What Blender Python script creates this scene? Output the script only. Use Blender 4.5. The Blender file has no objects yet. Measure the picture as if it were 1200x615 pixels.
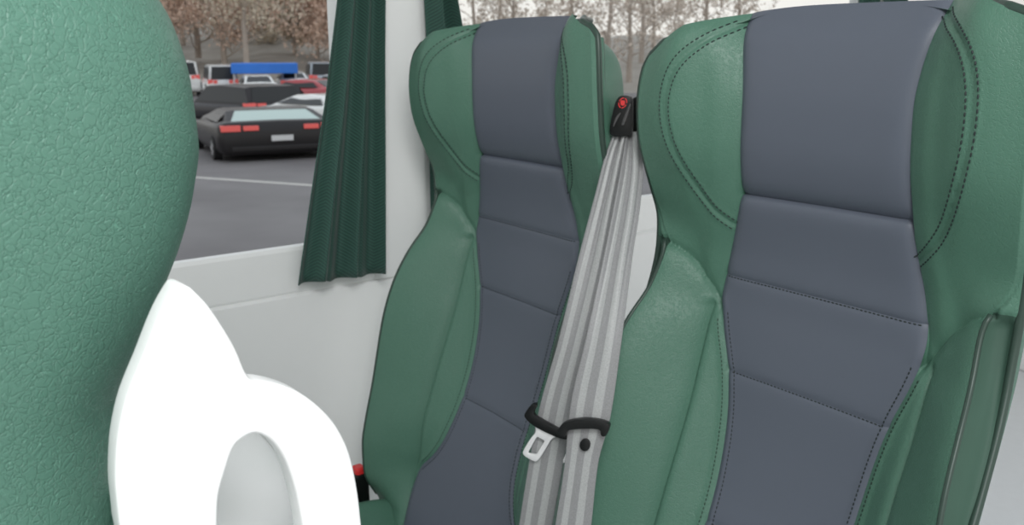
import bpy, bmesh, math, random
import numpy as np
from mathutils import Vector, Matrix

random.seed(7)
rng = np.random.default_rng(7)
scn = bpy.context.scene
COL = scn.collection

# ------------------------------------------------------------------ camera (eye at the origin, X right across the bus, Y to the rear)
FPX, CX, CY, YH, XL = 1050.0, 600.0, 307.5, 58.0, -255.0
FH = math.hypot(FPX, CY - YH)
PITCH = math.atan((CY - YH) / FPX)
AA = math.atan((CX - XL) / FH)
HX, HY = -math.cos(AA), math.sin(AA)
R_ = np.array([HY, -HX, 0.0])
F_ = np.array([HX * math.cos(PITCH), HY * math.cos(PITCH), -math.sin(PITCH)])
U_ = np.cross(R_, F_)


def ray(px, py):
    return (px - CX) / FPX * R_ + (CY - py) / FPX * U_ + F_


def at_x(px, py, x):
    d = ray(px, py)
    return d * (x / d[0])


def at_y(px, py, y):
    d = ray(px, py)
    return d * (y / d[1])


def at_z(px, py, z):
    d = ray(px, py)
    return d * (z / d[2])


cam_d = bpy.data.cameras.new('camera')
cam = bpy.data.objects.new('camera', cam_d)
COL.objects.link(cam)
cam_d.sensor_fit = 'HORIZONTAL'
cam_d.sensor_width = 36.0
cam_d.lens = 36.0 * FPX / 1200.0
cam_d.clip_start = 0.02
cam_d.clip_end = 500
m3 = Matrix((R_, U_, -F_)).transposed()
cam.matrix_world = m3.to_4x4()
cam_d.dof.use_dof = True
cam_d.dof.focus_distance = 0.64
cam_d.dof.aperture_fstop = 16.0
scn.camera = cam

# ------------------------------------------------------------------ helpers


def thing(name, label, cat, loc=(0, 0, 0), rotz=0.0, group=None):
    o = bpy.data.objects.new(name, None)
    o.empty_display_size = 0.05
    COL.objects.link(o)
    o.location = loc
    o.rotation_euler = (0, 0, rotz)
    tag(o, label, cat, group)
    return o


def tag(o, label, cat, group=None):
    o['label'] = label
    o['category'] = cat
    if group:
        o['group'] = group
    return o


def link(name, me, mat=None, parent=None, smooth=True):
    o = bpy.data.objects.new(name, me)
    COL.objects.link(o)
    if parent is not None:
        o.parent = parent
    if mat is not None:
        me.materials.clear()
        me.materials.append(mat)
    if smooth:
        me.polygons.foreach_set('use_smooth', [True] * len(me.polygons))
    return o


def mesh_pd(name, v, f):
    me = bpy.data.meshes.new(name)
    me.from_pydata([tuple(map(float, p)) for p in v], [], [tuple(int(i) for i in q) for q in f])
    me.update()
    return me


def obj_pd(name, v, f, mat=None, parent=None, smooth=True):
    return link(name, mesh_pd(name, v, f), mat, parent, smooth)


def obj_bm(name, bm, mat=None, parent=None, smooth=False):
    me = bpy.data.meshes.new(name)
    bmesh.ops.recalc_face_normals(bm, faces=bm.faces[:])
    bm.to_mesh(me)
    bm.free()
    return link(name, me, mat, parent, smooth)


def struct(o):
    o['kind'] = 'structure'
    return o


def add_box(bm, lo, hi, bev=0.0, seg=2):
    r = bmesh.ops.create_cube(bm, size=1.0)
    vs = r['verts']
    for v in vs:
        v.co = Vector([lo[i] + (v.co[i] + 0.5) * (hi[i] - lo[i]) for i in range(3)])
    if bev > 0:
        es = list({e for v in vs for e in v.link_edges})
        bmesh.ops.bevel(bm, geom=es, offset=bev, segments=seg, profile=0.5, affect='EDGES')


def add_tube(bm, pts, rad, n=8, cap=True):
    pts = [Vector(p) for p in pts]
    rads = rad if isinstance(rad, (list, tuple)) else [rad] * len(pts)
    rings = []
    prev = None
    for i, p in enumerate(pts):
        a = pts[max(i - 1, 0)]
        b = pts[min(i + 1, len(pts) - 1)]
        t = (b - a).normalized()
        if prev is None:
            up = Vector((0, 0, 1)) if abs(t.z) < 0.9 else Vector((1, 0, 0))
            nrm = t.cross(up).normalized()
        else:
            nrm = (prev - t * prev.dot(t)).normalized()
        prev = nrm
        bn = t.cross(nrm)
        rings.append([bm.verts.new(p + (nrm * math.cos(2 * math.pi * k / n) + bn * math.sin(2 * math.pi * k / n)) * rads[i]) for k in range(n)])
    for i in range(len(rings) - 1):
        for k in range(n):
            bm.faces.new((rings[i][k], rings[i][(k + 1) % n], rings[i + 1][(k + 1) % n], rings[i + 1][k]))
    if cap:
        bm.faces.new(rings[0][::-1])
        bm.faces.new(rings[-1])


def spline(pts, n):
    """Catmull-Rom through points, n samples"""
    P = np.asarray(pts, float)
    d = np.r_[0, np.cumsum(np.linalg.norm(np.diff(P, axis=0), axis=1))]
    s = np.linspace(0, d[-1], n)
    return np.stack([pchip(d, P[:, k], s) for k in range(P.shape[1])], 1)


def pchip(x, y, xq):
    x = np.asarray(x, float)
    y = np.asarray(y, float)
    h = np.diff(x)
    dl = np.diff(y) / h
    m = np.zeros_like(y)
    for i in range(1, len(x) - 1):
        if dl[i - 1] * dl[i] > 0:
            w1 = 2 * h[i] + h[i - 1]
            w2 = h[i] + 2 * h[i - 1]
            m[i] = (w1 + w2) / (w1 / dl[i - 1] + w2 / dl[i])
    m[0] = dl[0]
    m[-1] = dl[-1]
    xq = np.clip(xq, x[0], x[-1])
    i = np.clip(np.searchsorted(x, xq) - 1, 0, len(x) - 2)
    t = (xq - x[i]) / h[i]
    return ((2 * t**3 - 3 * t**2 + 1) * y[i] + (t**3 - 2 * t**2 + t) * h[i] * m[i]
            + (-2 * t**3 + 3 * t**2) * y[i + 1] + (t**3 - t**2) * h[i] * m[i + 1])


def sstep(a, b, x):
    t = np.clip((x - a) / (b - a), 0, 1)
    return t * t * (3 - 2 * t)


# ------------------------------------------------------------------ materials


def new_mat(name):
    m = bpy.data.materials.new(name)
    m.use_nodes = True
    nt = m.node_tree
    b = nt.nodes['Principled BSDF']
    return m, nt, b


def N(nt, kind, **kw):
    n = nt.nodes.new(kind)
    for k, v in kw.items():
        if hasattr(n, k) and k not in ('Scale',):
            try:
                setattr(n, k, v)
                continue
            except Exception:
                pass
        n.inputs[k].default_value = v
    return n


def simple(name, col, rough=0.5, metal=0.0, noise=0.06, nscale=40.0, spec=0.5, emit=None, coat=0.0):
    m, nt, b = new_mat(name)
    tc = N(nt, 'ShaderNodeTexCoord')
    nz = N(nt, 'ShaderNodeTexNoise')
    nz.inputs['Scale'].default_value = nscale
    nt.links.new(tc.outputs['Object'], nz.inputs['Vector'])
    mx = N(nt, 'ShaderNodeMix', data_type='RGBA')
    nt.links.new(nz.outputs['Fac'], mx.inputs[0])
    mx.inputs[6].default_value = (*[c * (1 - noise) for c in col], 1)
    mx.inputs[7].default_value = (*[min(1, c * (1 + noise)) for c in col], 1)
    nt.links.new(mx.outputs[2], b.inputs['Base Color'])
    b.inputs['Roughness'].default_value = rough
    b.inputs['Metallic'].default_value = metal
    b.inputs['Specular IOR Level'].default_value = spec
    b.inputs['Coat Weight'].default_value = coat
    if emit:
        b.inputs['Emission Color'].default_value = (*col, 1)
        b.inputs['Emission Strength'].default_value = emit
    return m


def leather(name, col, scale=230.0, bump=0.5, dist=0.0007, rough=0.42, light=0.12, spec=0.4, edge=0.15):
    m, nt, b = new_mat(name)
    L = nt.links.new
    tc = N(nt, 'ShaderNodeTexCoord')
    nz = N(nt, 'ShaderNodeTexNoise')
    nz.inputs['Scale'].default_value = scale * 0.6
    nz.inputs['Detail'].default_value = 3.0
    L(tc.outputs['Object'], nz.inputs['Vector'])
    sc = N(nt, 'ShaderNodeVectorMath', operation='SCALE')
    sc.inputs['Scale'].default_value = 1.3 / scale
    L(nz.outputs['Color'], sc.inputs[0])
    ad = N(nt, 'ShaderNodeVectorMath', operation='ADD')
    L(tc.outputs['Object'], ad.inputs[0])
    L(sc.outputs[0], ad.inputs[1])
    vo = N(nt, 'ShaderNodeTexVoronoi', feature='DISTANCE_TO_EDGE')
    vo.inputs['Scale'].default_value = scale
    L(ad.outputs[0], vo.inputs['Vector'])
    rp = N(nt, 'ShaderNodeMapRange', interpolation_type='SMOOTHSTEP')
    rp.inputs['From Min'].default_value = 0.0
    rp.inputs['From Max'].default_value = edge
    L(vo.outputs['Distance'], rp.inputs['Value'])
    # second, larger wrinkle net and uneven crease depth
    vo2 = N(nt, 'ShaderNodeTexVoronoi', feature='DISTANCE_TO_EDGE')
    vo2.inputs['Scale'].default_value = scale * .52
    L(ad.outputs[0], vo2.inputs['Vector'])
    rp2 = N(nt, 'ShaderNodeMapRange', interpolation_type='SMOOTHSTEP')
    rp2.inputs['From Max'].default_value = edge
    L(vo2.outputs['Distance'], rp2.inputs['Value'])
    nd = N(nt, 'ShaderNodeTexNoise')
    nd.inputs['Scale'].default_value = scale * .6
    L(tc.outputs['Object'], nd.inputs['Vector'])
    inv = N(nt, 'ShaderNodeMath', operation='SUBTRACT')
    inv.inputs[0].default_value = 1.0
    L(rp.outputs['Result'], inv.inputs[1])
    dm = N(nt, 'ShaderNodeMapRange', interpolation_type='SMOOTHSTEP')
    dm.inputs['From Min'].default_value = .36
    dm.inputs['From Max'].default_value = .62
    L(nd.outputs['Fac'], dm.inputs['Value'])
    cre = N(nt, 'ShaderNodeMath', operation='MULTIPLY')
    L(inv.outputs[0], cre.inputs[0])
    L(dm.outputs['Result'], cre.inputs[1])
    hsum = N(nt, 'ShaderNodeMath', operation='MULTIPLY_ADD')
    hsum.inputs[1].default_value = .45
    L(rp2.outputs['Result'], hsum.inputs[0])
    sb = N(nt, 'ShaderNodeMath', operation='SUBTRACT')
    sb.inputs[0].default_value = 1.0
    L(cre.outputs[0], sb.inputs[1])
    L(sb.outputs[0], hsum.inputs[2])
    n2 = N(nt, 'ShaderNodeTexNoise')
    n2.inputs['Scale'].default_value = scale * 3.0
    L(tc.outputs['Object'], n2.inputs['Vector'])
    ma = N(nt, 'ShaderNodeMath', operation='MULTIPLY_ADD')
    ma.inputs[1].default_value = 0.15
    L(n2.outputs['Fac'], ma.inputs[0])
    L(hsum.outputs[0], ma.inputs[2])
    n3 = N(nt, 'ShaderNodeTexNoise')
    n3.inputs['Scale'].default_value = 60.0
    L(tc.outputs['Object'], n3.inputs['Vector'])
    ma2 = N(nt, 'ShaderNodeMath', operation='MULTIPLY_ADD')
    ma2.inputs[1].default_value = 0.25
    L(n3.outputs['Fac'], ma2.inputs[0])
    L(ma.outputs[0], ma2.inputs[2])
    bp = N(nt, 'ShaderNodeBump')
    bp.inputs['Strength'].default_value = bump
    bp.inputs['Distance'].default_value = dist
    L(ma2.outputs[0], bp.inputs['Height'])
    L(bp.outputs['Normal'], b.inputs['Normal'])
    mx = N(nt, 'ShaderNodeMix', data_type='RGBA')
    L(sb.outputs[0], mx.inputs[0])
    mx.inputs[6].default_value = (*[c * (1 + light) for c in col], 1)
    mx.inputs[7].default_value = (*col, 1)
    L(mx.outputs[2], b.inputs['Base Color'])
    b.inputs['Roughness'].default_value = rough
    b.inputs['Specular IOR Level'].default_value = spec
    return m


GREEN = (0.075, 0.172, 0.122)
M = {}
M['green'] = leather('green_leather', GREEN, 400.0, 0.38, 0.0005, rough=0.43, light=0.04)
M['green_near'] = leather('green_grain_leather', (0.080, 0.185, 0.138), 360.0, 0.75, 0.0005, rough=0.40, light=0.35, edge=.09)
M['grey'] = leather('grey_vinyl', (0.098, 0.113, 0.143), 900.0, 0.12, 0.0002, rough=0.45, light=0.0)
M['piping'] = simple('dark_green_piping', (0.032, 0.058, 0.045), 0.36, spec=.4)
M['gusset'] = simple('shaded_green_gusset', (0.048, 0.098, 0.072), 0.6, spec=.25)  # gutter's shade painted in as a darker, ungrained green
M['thread'] = simple('dark_thread', (0.012, 0.02, 0.02), 0.7)
M['thread_green'] = simple('green_thread', (0.012, 0.035, 0.022), 0.7)
M['white'] = simple('white_plastic', (0.86, 0.87, 0.86), 0.35, noise=0.01)
M['white_wall'] = simple('white_wall_panel', (0.80, 0.81, 0.80), 0.5, noise=0.01)
M['floor'] = simple('pale_vinyl_floor', (0.72, 0.73, 0.73), 0.5, noise=0.03)
M['black'] = simple('black_plastic', (0.006, 0.007, 0.007), 0.38, spec=.3)
M['red'] = simple('red_plastic', (0.65, 0.03, 0.03), 0.35)
M['metal'] = simple('bright_tongue_metal', (0.82, 0.82, 0.82), 0.3, metal=0.25)
M['dark_metal'] = simple('dark_grey_steel', (0.12, 0.12, 0.13), 0.4, metal=0.6)
M['rubber'] = simple('window_rubber', (0.02, 0.02, 0.02), 0.6)


def webbing_mat():
    m, nt, b = new_mat('striped_webbing')
    L = nt.links.new
    uv = N(nt, 'ShaderNodeUVMap')
    sp = N(nt, 'ShaderNodeSeparateXYZ')
    L(uv.outputs[0], sp.inputs[0])
    cr = N(nt, 'ShaderNodeValToRGB')
    cr.color_ramp.interpolation = 'LINEAR'
    d, l = (0.245, 0.248, 0.25, 1), (0.37, 0.38, 0.375, 1)
    stops = [(0, d), (0.15, d), (0.17, l), (0.33, l), (0.35, d), (0.55, d), (0.57, l), (0.76, l), (0.78, d), (1.0, d)]
    el = cr.color_ramp.elements
    while len(el) > 1:
        el.remove(el[-1])
    el[0].position = stops[0][0]
    el[0].color = stops[0][1]
    for p, c in stops[1:]:
        e = el.new(p)
        e.color = c
    L(sp.outputs['X'], cr.inputs[0])
    # fine weave
    mp = N(nt, 'ShaderNodeMapping')
    mp.inputs['Scale'].default_value = (46, 1, 1)
    L(uv.outputs[0], mp.inputs['Vector'])
    w = N(nt, 'ShaderNodeTexWave', wave_type='BANDS', bands_direction='DIAGONAL')
    w.inputs['Scale'].default_value = 0.35
    L(mp.outputs[0], w.inputs['Vector'])
    nz = N(nt, 'ShaderNodeTexNoise')
    nz.inputs['Scale'].default_value = 900
    tc = N(nt, 'ShaderNodeTexCoord')
    L(tc.outputs['Object'], nz.inputs['Vector'])
    mx = N(nt, 'ShaderNodeMix', data_type='RGBA', blend_type='MULTIPLY')
    mx.inputs[0].default_value = 0.55
    L(cr.outputs[0], mx.inputs[6])
    L(nz.outputs['Fac'], mx.inputs[7])
    g = N(nt, 'ShaderNodeMix', data_type='RGBA', blend_type='MIX')
    g.inputs[0].default_value = 0.0
    sc = N(nt, 'ShaderNodeVectorMath', operation='SCALE')
    sc.inputs['Scale'].default_value = 1.38
    L(mx.outputs[2], sc.inputs[0])
    L(sc.outputs[0], b.inputs['Base Color'])
    bp = N(nt, 'ShaderNodeBump')
    bp.inputs['Strength'].default_value = 0.25
    bp.inputs['Distance'].default_value = 0.0004
    L(nz.outputs['Fac'], bp.inputs['Height'])
    L(bp.outputs['Normal'], b.inputs['Normal'])
    b.inputs['Roughness'].default_value = 0.5
    b.inputs['Sheen Weight'].default_value = 0.2
    return m


M['webbing'] = webbing_mat()


def curtain_mat():
    m, nt, b = new_mat('dark_green_twill')
    L = nt.links.new
    uv = N(nt, 'ShaderNodeUVMap')
    sp = N(nt, 'ShaderNodeSeparateXYZ')
    L(uv.outputs[0], sp.inputs[0])

    def math_(op, a, bb=None, c=None):
        n = N(nt, 'ShaderNodeMath', operation=op)
        for i, x in enumerate((a, bb, c)):
            if x is None:
                continue
            if isinstance(x, (int, float)):
                n.inputs[i].default_value = x
            else:
                L(x, n.inputs[i])
        return n.outputs[0]
    U, V = sp.outputs['X'], sp.outputs['Y']
    # herringbone: zig-zag diagonals, UV in metres
    zig = math_('PINGPONG', U, 0.024)
    ph = math_('MULTIPLY_ADD', zig, 0.9, V)
    s = math_('SINE', math_('MULTIPLY', ph, 2 * math.pi / 0.0052))
    h = math_('MULTIPLY_ADD', s, 0.5, 0.5)
    mx = N(nt, 'ShaderNodeMix', data_type='RGBA')
    L(h, mx.inputs[0])
    mx.inputs[6].default_value = (0.012, 0.046, 0.035, 1)
    mx.inputs[7].default_value = (0.027, 0.092, 0.069, 1)
    L(mx.outputs[2], b.inputs['Base Color'])
    bp = N(nt, 'ShaderNodeBump')
    bp.inputs['Strength'].default_value = 0.4
    bp.inputs['Distance'].default_value = 0.0008
    L(h, bp.inputs['Height'])
    L(bp.outputs['Normal'], b.inputs['Normal'])
    b.inputs['Roughness'].default_value = 0.75
    b.inputs['Sheen Weight'].default_value = 0.15
    return m


M['curtain'] = curtain_mat()


def glass_mat():
    m = bpy.data.materials.new('window_glass')
    m.use_nodes = True
    nt = m.node_tree
    nt.nodes.clear()
    out = N(nt, 'ShaderNodeOutputMaterial')
    tr = N(nt, 'ShaderNodeBsdfTransparent')
    tr.inputs[0].default_value = (0.97, 0.985, 0.98, 1)
    gl = N(nt, 'ShaderNodeBsdfGlossy')
    gl.inputs['Roughness'].default_value = 0.02
    mx = N(nt, 'ShaderNodeMixShader')
    fr = N(nt, 'ShaderNodeFresnel')
    fr.inputs['IOR'].default_value = 1.15
    nt.links.new(fr.outputs[0], mx.inputs[0])
    nt.links.new(tr.outputs[0], mx.inputs[1])
    nt.links.new(gl.outputs[0], mx.inputs[2])
    nt.links.new(mx.outputs[0], out.inputs['Surface'])
    return m


M['glass'] = glass_mat()

# ------------------------------------------------------------------ the seat surface (u across, z up from eye level, y to the rear)
T = np.array([
    # z     yc    p     yp    q     yq    E     yE    O     yO
    [.046, .790, .105, .787, .150, .768, .168, .750, .172, .752],
    [.030, .777, .104, .773, .152, .738, .174, .736, .179, .739],
    [.010, .764, .100, .760, .156, .722, .183, .727, .188, .731],
    [-.02, .758, .0945, .755, .164, .716, .197, .722, .202, .725],
    [-.05, .756, .0915, .753, .168, .716, .2015, .720, .2065, .724],
    [-.09, .758, .0925, .755, .166, .721, .203, .724, .208, .728],
    [-.15, .771, .097, .768, .155, .748, .201, .745, .2065, .749],
    [-.19, .780, .106, .777, .150, .766, .196, .760, .2045, .763],
    [-.22, .784, .114, .782, .145, .775, .182, .752, .205, .764],
    [-.265, .785, .121, .783, .131, .780, .187, .735, .207, .756],
    [-.30, .782, .114, .780, .131, .768, .194, .708, .210, .742],
    [-.35, .776, .098, .774, .130, .752, .2, .680, .2135, .717],
    [-.40, .769, .089, .766, .128, .734, .205, .664, .2165, .689],
    [-.47, .750, .083, .747, .129, .708, .2085, .650, .218, .662],
    [-.51, .733, .081, .730, .130, .694, .2095, .642, .2185, .651],
    [-.57, .706, .089, .703, .131, .676, .210, .627, .2185, .638],
    [-.61, .689, .108, .686, .132, .672, .2105, .620, .2185, .630],
    [-.633, .680, .130, .675, .1365, .670, .2105, .620, .2185, .629],
    [-.66, .668, .134, .664, .138, .661, .2105, .622, .2185, .631],
    [-.72, .640, .125, .638, .129, .637, .210, .648, .218, .657],
    [-.80, .620, .120, .618, .125, .617, .203, .640, .212, .648],
])[::-1]


TZ = np.linspace(-.80, .046, 1200)
_ker = np.exp(-.5 * (np.arange(-40, 41) / (.0075 / (TZ[1] - TZ[0])))**2)
_ker /= _ker.sum()
TS = [TZ]
for _k in range(1, 10):
    _a = pchip(T[:, 0], T[:, _k], TZ)
    _p = np.r_[2 * _a[0] - _a[40:0:-1], _a, 2 * _a[-1] - _a[-2:-42:-1]]
    TS.append(np.convolve(_p, _ker, 'valid'))


def tab(k, z):
    return np.interp(z, TZ, TS[k])


def soften(c, n=3):
    c = np.asarray(c, float)
    for _ in range(n):
        c[1:-1] = (c[:-2] + 2 * c[1:-1] + c[2:]) / 4
    return c


BT = spline([(.184, -.2165), (.170, -.222), (.156, -.234), (.140, -.255), (.128, -.274), (.121, -.284)], 30)
BT = soften(BT, 12)       # top edge of the side bolster
SO = spline([(.103, .0345), (.128, .018), (.150, -.001), (.165, -.026), (.169, -.055), (.164, -.095), (.150, -.132),
             (.138, -.160), (.126, -.181), (.106, -.1925)], 60)
SO = soften(SO, 60)                                        # outer row of the wing double stitch


def offset2(c, d):
    t = np.gradient(c, axis=0)
    n = np.stack([t[:, 1], -t[:, 0]], 1)
    n /= np.linalg.norm(n, axis=1)[:, None]
    return c + n * d


SI = offset2(SO, .0105)
if SI[20, 0] > SO[20, 0]:
    SI = offset2(SO, -.0105)
SM = (SO + SI) / 2


def dist_to(c, u, z):
    d = np.full(u.shape, 1e9)
    for i in range(len(c) - 1):
        a, b = c[i], c[i + 1]
        ab = b - a
        L2 = ab @ ab
        t = np.clip(((u - a[0]) * ab[0] + (z - a[1]) * ab[1]) / L2, 0, 1)
        d = np.minimum(d, np.hypot(u - a[0] - t * ab[0], z - a[1] - t * ab[1]))
    return d


SEAM = [-.150, -.2445, -.349, -.5115]
ZLOW, ZTOP = -.78, .042


def front_y(u, z, detail=True):
    """depth of the upholstery front at (u, z)"""
    au = np.abs(u)
    yc, p, yp, q, yq, E, yE, O, yO = [tab(k, z) for k in range(1, 10)]
    X = [np.zeros_like(au), p, q, E]
    Y = [yc, yp, yq, yE]
    h = [X[i + 1] - X[i] for i in range(3)]
    dl = [(Y[i + 1] - Y[i]) / h[i] for i in range(3)]
    m = [np.zeros_like(au)]
    for i in (1, 2):
        ok = dl[i - 1] * dl[i] > 0
        w1 = 2 * h[i] + h[i - 1]
        w2 = h[i] + 2 * h[i - 1]
        with np.errstate(divide='ignore', invalid='ignore'):
            mm = (w1 + w2) / (w1 / dl[i - 1] + w2 / dl[i])
        m.append(np.where(ok, mm, 0.0))
    m.append(dl[2] * 0.6)
    y = np.zeros_like(au)
    for i in range(3):
        t = np.clip((au - X[i]) / h[i], 0, 1)
        yy = ((2 * t**3 - 3 * t**2 + 1) * Y[i] + (t**3 - 2 * t**2 + t) * h[i] * m[i]
              + (-2 * t**3 + 3 * t**2) * Y[i + 1] + (t**3 - t**2) * h[i] * m[i + 1])
        sel = (au >= X[i]) if i else np.ones_like(au, bool)
        y = np.where(sel, yy, y)
    s = (au - E) / np.maximum(O - E, 1e-5)
    low = sstep(-.205, -.225, z)
    gut = yE + (yO - yE) * np.clip(s, 0, 1) + low * .011 * np.clip(s / .2, 0, 1) * np.clip((1 - s) / .35, 0, 1)
    y = np.where(s > 0, gut, y)
    if not detail:
        return y
    inpanel = au <= p + .002
    # horizontal seams of the grey centre
    d1 = np.abs(z - SEAM[0])
    y = y + np.where(inpanel, .0065 * np.exp(-d1 / .006) + np.where(z > SEAM[0], .004 * np.exp(-d1 / .02), 0), 0)
    for zz in SEAM[1:]:
        y = y + np.where(inpanel, .0022 * np.exp(-np.abs(z - zz) / .004), 0)
    # grey / green seam
    dp = np.abs(au - p)
    up = sstep(-.28, -.25, z)
    y = y + up * (.006 * np.exp(-dp / .006) + np.where(au > p, -.003 * np.exp(-((dp - .02) / .012)**2), 0))
    y = y + (1 - up) * sstep(-.67, -.63, z) * (+ .002 * np.exp(-dp / .0025) - .0010 * np.exp(-((dp - .006) / .0035)**2))
    # bolster crease
    dq = np.abs(au - q)
    y = y + sstep(-.272, -.285, z) * (.010 * np.exp(-dq / .006))
    # wing double stitch
    d = dist_to(SM, au, z)
    y = y + np.where(au > p, .0030 * np.exp(-d / .0022) - .0011 * np.exp(-((d - .0045) / .003)**2), 0)
    # step where the bolster begins
    d = dist_to(BT, au, z)
    ab = np.interp(au, BT[::-1, 0], BT[::-1, 1])
    inb = (z < ab) & (au > p + .001) & (au <= E + 1e-6)
    wing = (z >= ab) & (au > p) & (au < E + .004)
    y = y + np.where(inb, .008 * np.exp(-d / .005), np.where(wing, .011 * np.exp(-d / .012), 0))
    return y


def bolster_mask(au, z):
    ztop = np.interp(au, BT[::-1, 0], BT[::-1, 1])
    q, E = tab(4, z), tab(6, z)
    return (z < ztop) & (au >= q - 1e-6) & (au <= E + 1e-6)


CK = [0, .42, .62, .90, 1.0]


def col_dist(n):
    c = np.concatenate([np.linspace(0, .42, n[0], endpoint=False), np.linspace(.42, .62, n[1], endpoint=False),
                        np.linspace(.62, .90, n[2], endpoint=False), np.linspace(.90, 1, n[3])])
    return np.concatenate([-c[:0:-1], c])


def front_grid(n, rows, near=False):
    c = col_dist(n)
    zc = np.linspace(ZLOW, ZTOP, rows)
    C, Z = np.meshgrid(c, zc)
    D = (.012 if near else .062) * sstep(-.14, ZTOP, Z)**1.3
    z = Z - D * np.abs(C)**2.7
    ac = np.abs(C)
    p, q, E, O = tab(2, z), tab(4, z), tab(6, z), tab(8, z)
    K = [np.zeros_like(p), p, q, E, O]
    u = np.zeros_like(z)
    for i in range(4):
        t = (ac - CK[i]) / (CK[i + 1] - CK[i])
        u = np.where(ac >= CK[i], K[i] + (K[i + 1] - K[i]) * np.clip(t, 0, 1), u)
    return C, u * np.sign(C), z


PITCHY, XC = .80, -.60


def sub_mesh(name, V, faces):
    faces = np.asarray(faces)
    used, inv = np.unique(faces.ravel(), return_inverse=True)
    return mesh_pd(name, V[used], inv.reshape(faces.shape))


def stitch_row(bm, curve, side, step=.0046, ln=.0030, r=.00062, lift=.0004):
    c = np.asarray(curve)
    d = np.r_[0, np.cumsum(np.linalg.norm(np.diff(c, axis=0), axis=1))]
    s = np.arange(step * .5, d[-1] - step * .3, step)
    for k in s:
        ends = []
        for e in (k - ln / 2, k + ln / 2):
            uu = np.interp(e, d, c[:, 0])
            zz = np.interp(e, d, c[:, 1])
            yy = float(front_y(np.array([uu]), np.array([zz]))[0]) - lift
            ends.append(Vector((side * uu, yy, zz)))
        a, b = ends
        t = (b - a).normalized()
        n1 = t.cross(Vector((0, 1, 0))).normalized()
        n2 = t.cross(n1)
        pts = [(a, .4), (a + (b - a) * .25, 1.0), (a + (b - a) * .75, 1.0), (b, .4)]
        rings = []
        for q, sc in pts:
            rings.append([bm.verts.new(q + (n1 * math.cos(x) * 1.2 + n2 * math.sin(x)) * r * sc) for x in (0, math.pi / 2, math.pi, 1.5 * math.pi)])
        for i in range(3):
            for j in range(4):
                bm.faces.new((rings[i][j], rings[i][(j + 1) % 4], rings[i + 1][(j + 1) % 4], rings[i + 1][j]))
        bm.faces.new(rings[0][::-1])
        bm.faces.new(rings[-1])


def back_grid(nk, rows, Tfun, near=False):
    k = np.linspace(-1, 1, nk)
    c = np.sin(k * math.pi / 2)
    w = np.linspace(0, 1, rows)
    zc = ZLOW + (ZTOP - ZLOW) * np.sin(w * math.pi / 2)
    C, Z = np.meshgrid(c, zc)
    D = (.012 if near else .062) * sstep(-.14, ZTOP, Z)**1.3
    z = Z - D * np.abs(C)**2.7
    O, yO = tab(8, z), tab(9, z)
    u = C * O
    rt = np.clip((Z - .032) / (ZTOP - .032), 0, 1) if near else np.clip((Z + .12) / (ZTOP + .12), 0, 1)
    rho = np.maximum(np.abs(C), rt)
    rho = np.where(rho > .995, rho, np.minimum((np.abs(C)**7 + rt**7)**(1 / 7.), .995))
    edge = front_y(u, z, False)
    yb = yO + (1 - np.abs(C)**2) * .02
    wgt = sstep(.9, 1.0, rho)
    y = edge * wgt + yb * (1 - wgt) + Tfun(z) * ((1 - rho**9)**.5 if near else (1 - rho**3)**.46)
    y = np.maximum(y, edge + .015 * np.clip((1 - rho) / .03, 0, 1))
    return u, y, z


def grid_faces(r, c, flip=False):
    i = np.arange(r * c).reshape(r, c)
    f = np.stack([i[:-1, :-1], i[:-1, 1:], i[1:, 1:], i[1:, :-1]], -1).reshape(-1, 4)
    return f[:, ::-1] if flip else f


def askew(co):
    u, y, z = co[:, 0], co[:, 1], co[:, 2]
    lo = 1 - sstep(-.26, -.06, z)
    k = .020 + .030 * lo
    z2 = z + np.where(u > 0, .030 * np.clip(u / .19, 0, 1.1)**3, 0) * sstep(-.13, 0, z)
    return np.stack([u - .0065 * lo, y - k * u, z2], 1)


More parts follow.
